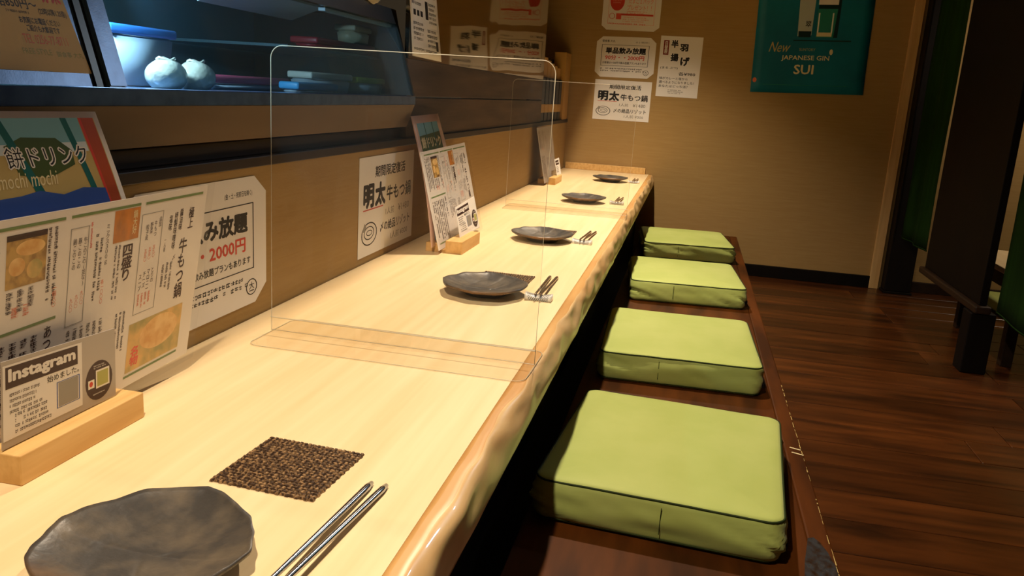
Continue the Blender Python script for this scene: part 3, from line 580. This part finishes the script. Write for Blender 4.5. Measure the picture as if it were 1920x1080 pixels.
# nearest stand
stand((.06, -3.85, CT), (.029, .098), (-3.94, -3.76), 'wooden menu stand nearest the camera, at the left edge', 0)
cs = ((.083, -3.985, .737), (.083, -3.598, .739), (.0545, -3.611, .517), (.0525, -3.985, .5005))
a = sheet('menu_card', 'large laminated menu card in the nearest stand', 'menu', cs, menu, m='paper_lam', group='menu cards'); lam(a, cs)
sheet('small_card', 'grey announcement card with a dark round logo at the front of the nearest stand', 'card', ((.091, -3.945, .613), (.0905, -3.793, .604), (.0785, -3.781, .5225), (.0775, -3.938, .5225)), insta, m='paper_grey', group='announcement cards')
sheet('drink_card', 'blue drink card curving up behind the nearest menu', 'card', ((.058, -4.00, .832), (.058, -3.765, .829), (.0445, -3.66, .515), (.0445, -3.93, .515)), drink, m='paper_lam', bend=lambda u, v: .016 * math.sin(math.pi * v) , group='drink cards')
# second stand
stand((.12, -2.575, CT), (.093, .165), (-2.66, -2.49), 'wooden menu stand between the first divider and the second divider', 1)
cs = ((.060, -2.69, .727), (.060, -2.30, .733), (.1165, -2.30, .5005), (.1165, -2.69, .5005))
a = sheet('menu_card', 'laminated menu card in the middle stand, leaning back', 'menu', cs, menu, m='paper_lam', group='menu cards'); lam(a, cs)
box('card_edge', .0, .012, -2.692, -2.690, 0, .24, 'paper_grey', None)
bpy.data.objects.remove(bpy.data.objects['card_edge'])
sheet('small_card', 'white announcement card at the front of the middle stand', 'card', ((.122, -2.585, .592), (.122, -2.405, .601), (.142, -2.405, .5205), (.142, -2.60, .5205)), insta, m='paper', group='announcement cards')
dcol = [('r', .13, .06, .74, .90, 'sky'), ('p', [(.13, .16), (.87, .14), (.87, .34), (.13, .34)], 'leaf'), ('t', '餅ドリンク', .16, .17, .68, .09, 'cream', .05), ('r', .36, .06, .025, .60, 'tealbar'), ('r', .64, .06, .025, .60, 'tealbar'), ('r', .13, .34, .74, .4, 'paleblue')]
sheet('drink_card', 'pink framed drink card sticking up behind the middle menu', 'card', ((.020, -2.645, .806), (.020, -2.43, .810), (.098, -2.43, .506), (.098, -2.69, .506)), dcol, m='paper_pink', bend=lambda u, v: .008 * math.sin(math.pi * v), group='drink cards')
# third stand
stand((.08, -.85, CT), (.047, .107), (-.934, -.75), 'wooden menu stand furthest along the counter', 2)
cs = ((.020, -1.00, .734), (.035, -.70, .738), (.0705, -.68, .5005), (.0705, -1.0, .5005))
a = sheet('menu_card', 'grey laminated menu card in the furthest stand', 'menu', cs, [it for it in menu if it[0] in ('gv', 'g', 'b')], m='paper_grey', group='menu cards'); lam(a, cs)  # grey sheet carrying only small print and frames
sheet('small_card', 'white announcement card in the furthest stand', 'card', ((.075, -.80, .592), (.078, -.69, .594), (.094, -.69, .5205), (.092, -.80, .5205)), [('r', .1, .1, .7, .12, 'brown'), ('r', .1, .26, .7, .12, 'brown'), ('g', .1, .45, .6, .4, 'brown', 4, 91)], m='paper', group='announcement cards')

# ------------------------------------------------------------------ leaf plates
def plate_mesh():
    pts = [(.079, .012), (.054, .056), (-.008, .093), (-.052, .072), (-.089, .008), (-.072, -.052), (-.02, -.086), (.032, -.082), (.068, -.040)]
    A = sorted((math.atan2(y, x) % (2 * math.pi), math.hypot(x, y)) for x, y in pts); n = len(A)
    def rad(t):
        t %= 2 * math.pi
        for i in range(n):
            a0, r0 = A[i]; a1, r1 = A[(i + 1) % n]
            if i == n - 1: a1 += 2 * math.pi
            tt = t if t >= A[0][0] else t + 2 * math.pi
            if a0 <= tt <= a1:
                s = (tt - a0) / (a1 - a0); sm_ = s * s * (3 - 2 * s); D = a1 - a0
                chord = r0 * r1 * math.sin(D) / (r0 * math.sin(tt - a0) + r1 * math.sin(a1 - tt))
                return .6 * chord + .4 * (r0 * (1 - sm_) + r1 * sm_)
        return .08
    na, nr = 144, 26; vs = [(0, 0, .0075)]; fs = []
    veins = [(-.075, 0, .078, .006), (-.02, 0, .03, .07), (.005, .002, .055, .05), (-.01, 0, .02, -.06), (.02, .003, .06, -.035), (-.045, .0, -.015, .06), (-.045, 0, -.02, -.06)]
    def top(x, y, q):
        z = .0075 + .0145 * q ** 2.4 + .0022 * noise.noise(Vector((x * 30, y * 30, 2))) * q
        for (a, b, c, d) in veins:
            L2 = (c - a) ** 2 + (d - b) ** 2; t = max(0, min(1, ((x - a) * (c - a) + (y - b) * (d - b)) / L2))
            e = math.hypot(x - a - t * (c - a), y - b - t * (d - b)); z -= .0006 * math.exp(-(e / .0016) ** 2)
        if q > .93: z += .001 * (q - .93) / .07
        return z
    for i in range(1, nr + 1):
        for j in range(na):
            t = 2 * math.pi * j / na; q = i / nr; r = rad(t) * q; r *= 1 + .028 * noise.noise(Vector((math.cos(t) * 5, math.sin(t) * 5, 0))) * q
            x, y = r * math.cos(t), r * math.sin(t); vs.append((x, y, top(x, y, q)))
    for j in range(na): fs.append((0, 1 + j, 1 + (j + 1) % na))
    for i in range(nr - 1):
        for j in range(na):
            p = 1 + i * na; fs.append((p + j, p + na + j, p + na + (j + 1) % na, p + (j + 1) % na))
    # underside and foot
    last = 1 + (nr - 1) * na
    rings = [(1.0, -.0035), (.80, None), (.58, None), (.50, 'f'), (.44, 'f'), (.42, None)]; prev = last
    for q, k in rings:
        b = len(vs)
        for j in range(na):
            t = 2 * math.pi * j / na; r = rad(t) * q; x, y = r * math.cos(t), r * math.sin(t)
            z = 0 if k == 'f' else (.0075 + .0145 * q ** 2.4 - .0038)
            vs.append((x, y, z))
        for j in range(na): fs.append((prev + j, b + j, b + (j + 1) % na, prev + (j + 1) % na))
        prev = b
    c = len(vs); vs.append((0, 0, .0037))
    for j in range(na): fs.append((prev + j, c, prev + (j + 1) % na))
    me = bpy.data.meshes.new('leaf_plate'); me.from_pydata(vs, [], fs); me.update(); bm = bmesh.new(); bm.from_mesh(me); me2 = bmesh_done(bm, 'leaf_plate'); return me2
pm = plate_mesh()
for (x, y, r, lb) in ((.288, -4.015, 0, 'large dark stoneware leaf plate nearest the camera, cut by the frame'), (.312, -3.005, .12, 'dark leaf plate just beyond the nearest divider'), (.308, -2.348, .18, 'dark leaf plate beside the middle menu stand, second beyond the nearest divider'),
                      (.302, -1.432, .05, 'small dark leaf plate just beyond the second divider'), (.316, -.55, .1, 'dark leaf plate at the far end of the counter')):
    o = link('leaf_plate', pm, None if pm.materials else 'stoneware', None, (x, y, CT), smooth=True); o.rotation_euler[2] = r; tag(o, lb, 'plate', 'dark leaf plates')

# ------------------------------------------------------------------ woven mats
def weave():
    n = 22; s = .112; d = s / n; vs = []; fs = []
    for i in range(n):
        for j in range(n):
            h = (i + j) % 2; cx, cy = -s / 2 + (i + .5) * d, -s / 2 + (j + .5) * d
            a, b = (.60 * d, .40 * d) if h else (.40 * d, .60 * d); z = .0012
            b0 = len(vs)
            for (sx, sy, zz) in ((-1, -1, .0004), (1, -1, .0004), (1, 1, .0004), (-1, 1, .0004), (-.6, -.6, .0024), (.6, -.6, .0024), (.6, .6, .0024), (-.6, .6, .0024)):
                vs.append((cx + sx * a, cy + sy * b, zz))
            fs += [tuple(b0 + k for k in f) for f in ((4, 5, 6, 7), (0, 1, 5, 4), (1, 2, 6, 5), (2, 3, 7, 6), (3, 0, 4, 7))]
    me = bpy.data.meshes.new('weave'); me.from_pydata(vs, [], fs); me.update(); return me
wm = weave(); bmh = boxm(.110, .110, .001)
for (x, y, r, lb) in ((.309, -3.822, -.06, 'brown woven square mat behind the nearest plate'), (.317, -2.872, -.02, 'brown woven mat partly hidden behind the second plate'), (.316, -2.205, 0, 'brown woven mat partly hidden behind the third plate')):
    t = thing('woven_mat', (x, y, CT), lb, 'mat', 'woven mats', r)
    link('backing', bmh, None if bmh.materials else 'black_cloth', t); k = link('weave', wm, None if wm.materials else 'mat_brown', t); k['kind'] = 'stuff'

# ------------------------------------------------------------------ chopsticks and rests
def stick_mesh():
    n = 20; L = .225; pts = []; rs = []
    for i in range(n + 1):
        t = i / n; r = .0021 + .0016 * t
        if i == 0: r *= .5
        if i == n: r *= .6
        pts.append((0, L * t, 0)); rs.append(r)
    return tube_mesh(pts, rs, 10, False, 'chopstick')
sm = stick_mesh(); sm.materials.append(MATS['steel'])
sm2 = sm.copy(); sm2.materials.clear(); sm2.materials.append(MATS['brushed_stick'])
def rest_mesh():
    bm = bmesh.new(); n = 12; V = []
    for i in range(n + 1):
        t = i / n * 2 - 1; z = .009 + .004 * t * t; wd = .012 + .001 * t * t
        for (y, zz) in ((-wd, 0), (-wd, z * .8), (-wd * .6, z), (wd * .6, z), (wd, z * .8), (wd, 0)): V.append(bm.verts.new((t * .026, y, zz)))
    for i in range(n):
        for k in range(6):
            a = i * 6 + k; b = i * 6 + (k + 1) % 6; bm.faces.new([V[a], V[b], V[b + 6], V[a + 6]])
    bm.faces.new(V[:6]); bm.faces.new(V[-6:])
    return bmesh_done(bm, 'rest')
rm = rest_mesh()
def hatch():
    vs = []; fs = []
    def quad(a, b, c, d):
        k = len(vs); vs.extend((a, b, c, d)); fs.append((k, k + 1, k + 2, k + 3))
    def zt(x): t = x / .026; return .009 + .004 * t * t
    for i in range(-5, 6):
        for s in (1, -1):
            segs = 6
            for q in range(segs):
                y0 = -.0118 + .0236 * q / segs; y1 = y0 + .0236 / segs; x0 = i * .0052 + s * y0 * .7; x1 = i * .0052 + s * y1 * .7
                if abs(x0) > .0255 or abs(x1) > .0255: continue
                f = lambda x, y: (x, y, (zt(x) * (1 if abs(y) < .0072 else 1 - .2 * (abs(y) - .0072) / .0048)) + .00025)
                quad(f(x0 - .0004, y0), f(x0 + .0004, y0), f(x1 + .0004, y1), f(x1 - .0004, y1))
    for i in range(-6, 7):
        x = i * .004
        for s in (1, -1):
            x2 = x + s * .004
            if abs(x) > .0255 or abs(x2) > .0255: continue
            quad((x - .0004, -.01255, .001), (x + .0004, -.01255, .001), (x2 + .0004, -.0126, zt(x2) * .78), (x2 - .0004, -.0126, zt(x2) * .78))
    me = bpy.data.meshes.new('hatch'); me.from_pydata(vs, [], fs); me.update(); return me
hm = hatch()
seats = [(.398, -4.038, 'nearest the camera', -.045, sm, .225), (.417, -3.012, 'beside the second plate', .02, sm2, .0), (.413, -2.345, 'beside the third plate', -.03, sm2, 0), (.422, -1.42, 'beside the fourth plate', .0, sm2, 0), (.424, -.555, 'beside the furthest plate', 0, sm2, 0)]
for (x, y, lb, rz, smesh, _) in seats:
    o = thing('chopstick_rest', (x, y, CT), 'white rest with black crosshatching ' + lb, 'chopstick rest', 'patterned chopstick rests', rz)
    link('body', rm, None if rm.materials else 'ceramic_white', o, smooth=True); link('hatching', hm, None if hm.materials else 'ink_black', o)
    for s, sd in ((-1, 'left'), (1, 'right')):
        c = link('chopstick', smesh, None, None, (x + s * .0050, y - .018, CT + .0138), smooth=True)
        c.rotation_euler = (-.0485, 0, rz + s * -.012 + .0)
        tag(c, '%s chopstick of the steel pair %s' % (sd, lb), 'chopstick', 'steel chopsticks')

# ------------------------------------------------------------------ cushions
def cushion(x, y, rz, label, seed):
    t = thing('seat_cushion', (x, y, PT), label, 'cushion', 'green seat cushions', rz); W, L, H = .392, .452, .075
    def ring(inset, r):
        pts = []; w2, l2 = W / 2 - inset, L / 2 - inset; r = max(.002, r - inset)
        cs_ = [(w2 - r, l2 - r, 0), (-w2 + r, l2 - r, 90), (-w2 + r, -l2 + r, 180), (w2 - r, -l2 + r, 270)]
        for ci in range(4):
            cx, cy, a0 = cs_[ci]; nx, ny_, a1 = cs_[(ci + 1) % 4]
            arc = [(cx + r * math.cos(math.radians(a0 + k * 15)), cy + r * math.sin(math.radians(a0 + k * 15))) for k in range(7)]
            pts += arc; e = arc[-1]; f = (nx + r * math.cos(math.radians(a1)), ny_ + r * math.sin(math.radians(a1)))
            pts += [(e[0] + (f[0] - e[0]) * q / 18, e[1] + (f[1] - e[1]) * q / 18) for q in range(1, 18)]
        return pts
    profile = [(.016, 0), (.006, .001), (.001, .006)] + [(-.0055 * math.sin(math.pi * q / 12), .006 + (H - .012) * q / 12) for q in range(1, 12)] + [(.0, H - .006), (.0025, H - .002), (.007, H)] + [(.007 + (W / 2 - .012) * (q / 9) ** 1.15, H + .006 * math.sin(math.pi / 2 * q / 9)) for q in range(1, 10)]
    bm = bmesh.new(); R_ = []
    for pi_, (ins, z) in enumerate(profile):
        row = []; base = ring(ins, .026)
        for (px_, py_) in base:
            c = Vector((px_, py_, z)); mid = math.sin(math.pi * min(1, z / H)) if pi_ < 15 else 0
            if mid > 0:
                d = .0065 * mid * noise.noise(Vector((px_ * 7 + seed * 3, py_ * 7, z * 34 + seed)))
                corner = max(0, 1 - min(abs(abs(px_) - W / 2) + abs(abs(py_) - L / 2), .12) / .12)
                d += (.004 + .009 * corner) * mid * noise.noise(Vector((px_ * 5, py_ * 5, z * 75 + (px_ + py_) * 30 + seed * 7)))
                nn = Vector((px_ / W, py_ / L, 0)).normalized(); c += nn * d
            if pi_ >= 15: c.z += .0012 * noise.noise(Vector((px_ * 8, py_ * 8, seed)))
            row.append(bm.verts.new(c))
        R_.append(row)
    nR = len(R_[0])
    for a_, b_ in zip(R_, R_[1:]):
        for k in range(nR): bm.faces.new([a_[k], a_[(k + 1) % nR], b_[(k + 1) % nR], b_[k]])
    bm.faces.new(R_[0]); bm.faces.new(R_[-1])
    link('cover', bmesh_done(bm, 'cover'), 'green_cover', t, smooth=True)
    full = [Vector((a_, b_, H - .004 + .001 * noise.noise(Vector((a_ * 20, b_ * 20, seed))))) for a_, b_ in ring(.0004, .026)]
    link('piping', tube_mesh(full, .0019, 6, True), 'piping', t, smooth=True)
    link('lower_seam', tube_mesh([Vector((a_, b_, .0065)) for a_, b_ in ring(.0006, .026)], .0016, 6, True), 'piping', t, smooth=True)
    sx = .012 if seed == 0 else -.05
    link('side_seam', boxm(.0012, .0012, H * .6), 'piping', t, (sx, -L / 2 - .0062, H * .25))
    link('fabric_tag', boxm(.016, .014, .014, .003), 'black_cloth', t, (W / 2 + .001, -L / 2 + .024, .018))
    return t
for i, (x, y, r, lb) in enumerate(((.693, -3.105, -.075, 'green box cushion nearest the camera'), (.696, -2.352, .03, 'second green box cushion from the camera'), (.698, -1.475, .08, 'third green box cushion from the camera'), (.690, -.640, .11, 'furthest green box cushion by the end wall'))):
    cushion(x, y, r, lb, i)

# ------------------------------------------------------------------ dark folders standing in a rack at the end of the ledge
rk = thing('wooden_rack', (-.03, -.4, .752), 'narrow wooden rack at the far end of the ledge', 'rack'); po = (-.03, -.4, .752)
box('end_board', -.06, .002, -.20, -.03, .7525, 1.09, 'folder_tan', rk, .002, po=po)
box('back_board', -.075, -.0605, -.79, -.03, .7525, 1.05, 'black_wood', rk, po=po)
for i in range(6):
    yy = -.785 + i * .097
    pos = ['first from the planks', 'second from the planks', 'third from the planks', 'third from the rack end', 'second from the rack end', 'next to the rack end'][i]
    t = thing('folder', (-.03, yy + .047, .7525), 'slim dark folder with a tan band, ' + pos, 'folder', 'dark folders in the rack'); hh = (.285, .29, .28, .27, .262, .255)[i]
    link('cover', boxm(.045, .086, .20, .008, 3), 'folder_black', t, (0, 0, 0)); link('band', boxm(.047, .088, .046, .008, 3), 'folder_tan', t, (0, 0, .037)); link('top_card', boxm(.030, .080, hh - .2, .002), 'folder_tan', t, (-.006, 0, .2))

# ------------------------------------------------------------------ right side: pillar, curtains, partition, booth
pl = thing('pillar', (1.775, -.06, 0), 'dark wooden pillar beside the green curtain at the end wall', 'pillar'); po = (1.775, -.06, 0)
box('shaft', 1.712, 1.838, -.11, -.022, .012, 2.39, 'black_wood', pl, .004, po=po); box('foot', 1.706, 1.844, -.116, -.0225, 0, .012, 'black_wood', pl, .002, po=po)
def noren(x, y0, y1, z0, label):
    t = thing('noren_curtain', (x, (y0 + y1) / 2, z0), label, 'curtain', 'green curtains'); ny, nz = 40, 24; vs = []; fs = []
    for k in range(nz + 1):
        for j in range(ny + 1):
            u = j / ny; z = (2.1 - z0) * k / nz; yy = y0 + (y1 - y0) * u - (y0 + y1) / 2
            vs.append((.010 * math.sin(u * 13 + 1) * (1 - .3 * k / nz) + .006 * noise.noise(Vector((u * 4, z * 2, x))), yy, z))
    for k in range(nz):
        for j in range(ny): p = k * (ny + 1) + j; fs.append((p, p + 1, p + ny + 2, p + ny + 1))
    me = bpy.data.meshes.new('cloth'); me.from_pydata(vs, [], fs); me.update(); o = link('cloth', me, 'noren', t, smooth=True)
    so_ = o.modifiers.new('solid', 'SOLIDIFY'); so_.thickness = .0015
    link('hem', tube_mesh([(vs[j][0], vs[j][1], .004) for j in range(ny + 1)], .003, 6), 'noren', t, smooth=True)
    link('rod', tube_mesh([(0, y0 - (y0 + y1) / 2 - .03, 2.1 - z0), (0, (y1 - y0) / 2 + .03, 2.1 - z0)], .012, 10), 'black_wood', t)
noren(1.735, -.60, -.125, .302, 'long green curtain between the dark pillar and the dark partition')
noren(1.735, -2.6, -1.52, .250, 'long green curtain at the right edge of the frame')
pt = thing('partition', (1.735, -1.09, 0), 'tall dark wooden partition between the two green curtains', 'partition'); po = (1.735, -1.09, 0)
box('panel', 1.722, 1.748, -1.42, -.70, .25, 2.39, 'black_wood', pt, .002, po=po)
box('bottom_rail', 1.705, 1.760, -1.44, -.675, .222, .2495, 'dark_trim', pt, .006, po=po)
box('leg', 1.70, 1.785, -1.425, -1.335, 0, .2215, 'black_wood', pt, .004, po=po)
bt = thing('low_table', (2.2, -.95, 0), 'low pale topped table in the booth behind the partition', 'table'); po = (2.2, -.95, 0)
box('table_top', 1.87, 2.6, -1.30, -.67, .328, .35, 'hinoki', bt, .004, po=po); box('apron', 1.89, 2.58, -1.28, -.69, .27, .3275, 'dark_trim', bt, .002, po=po)
for sx in (1.90, 2.55):
    for sy in (-1.26, -.71): box('leg', sx - .02, sx + .02, sy - .02, sy + .02, 0, .2695, 'dark_trim', bt, .002, po=po)
cu = thing('booth_cushion', (2.36, -.26, 0), 'green cushion on the floor of the booth behind the partition', 'cushion'); link('cover', boxm(.38, .38, .06, .018, 4), 'green_cover', cu, smooth=True)
link('piping', tube_mesh([(a * .178, b * .178, .056) for a, b in ((1, 1), (-1, 1), (-1, -1), (1, -1))], .002, 6, True), 'piping', cu)
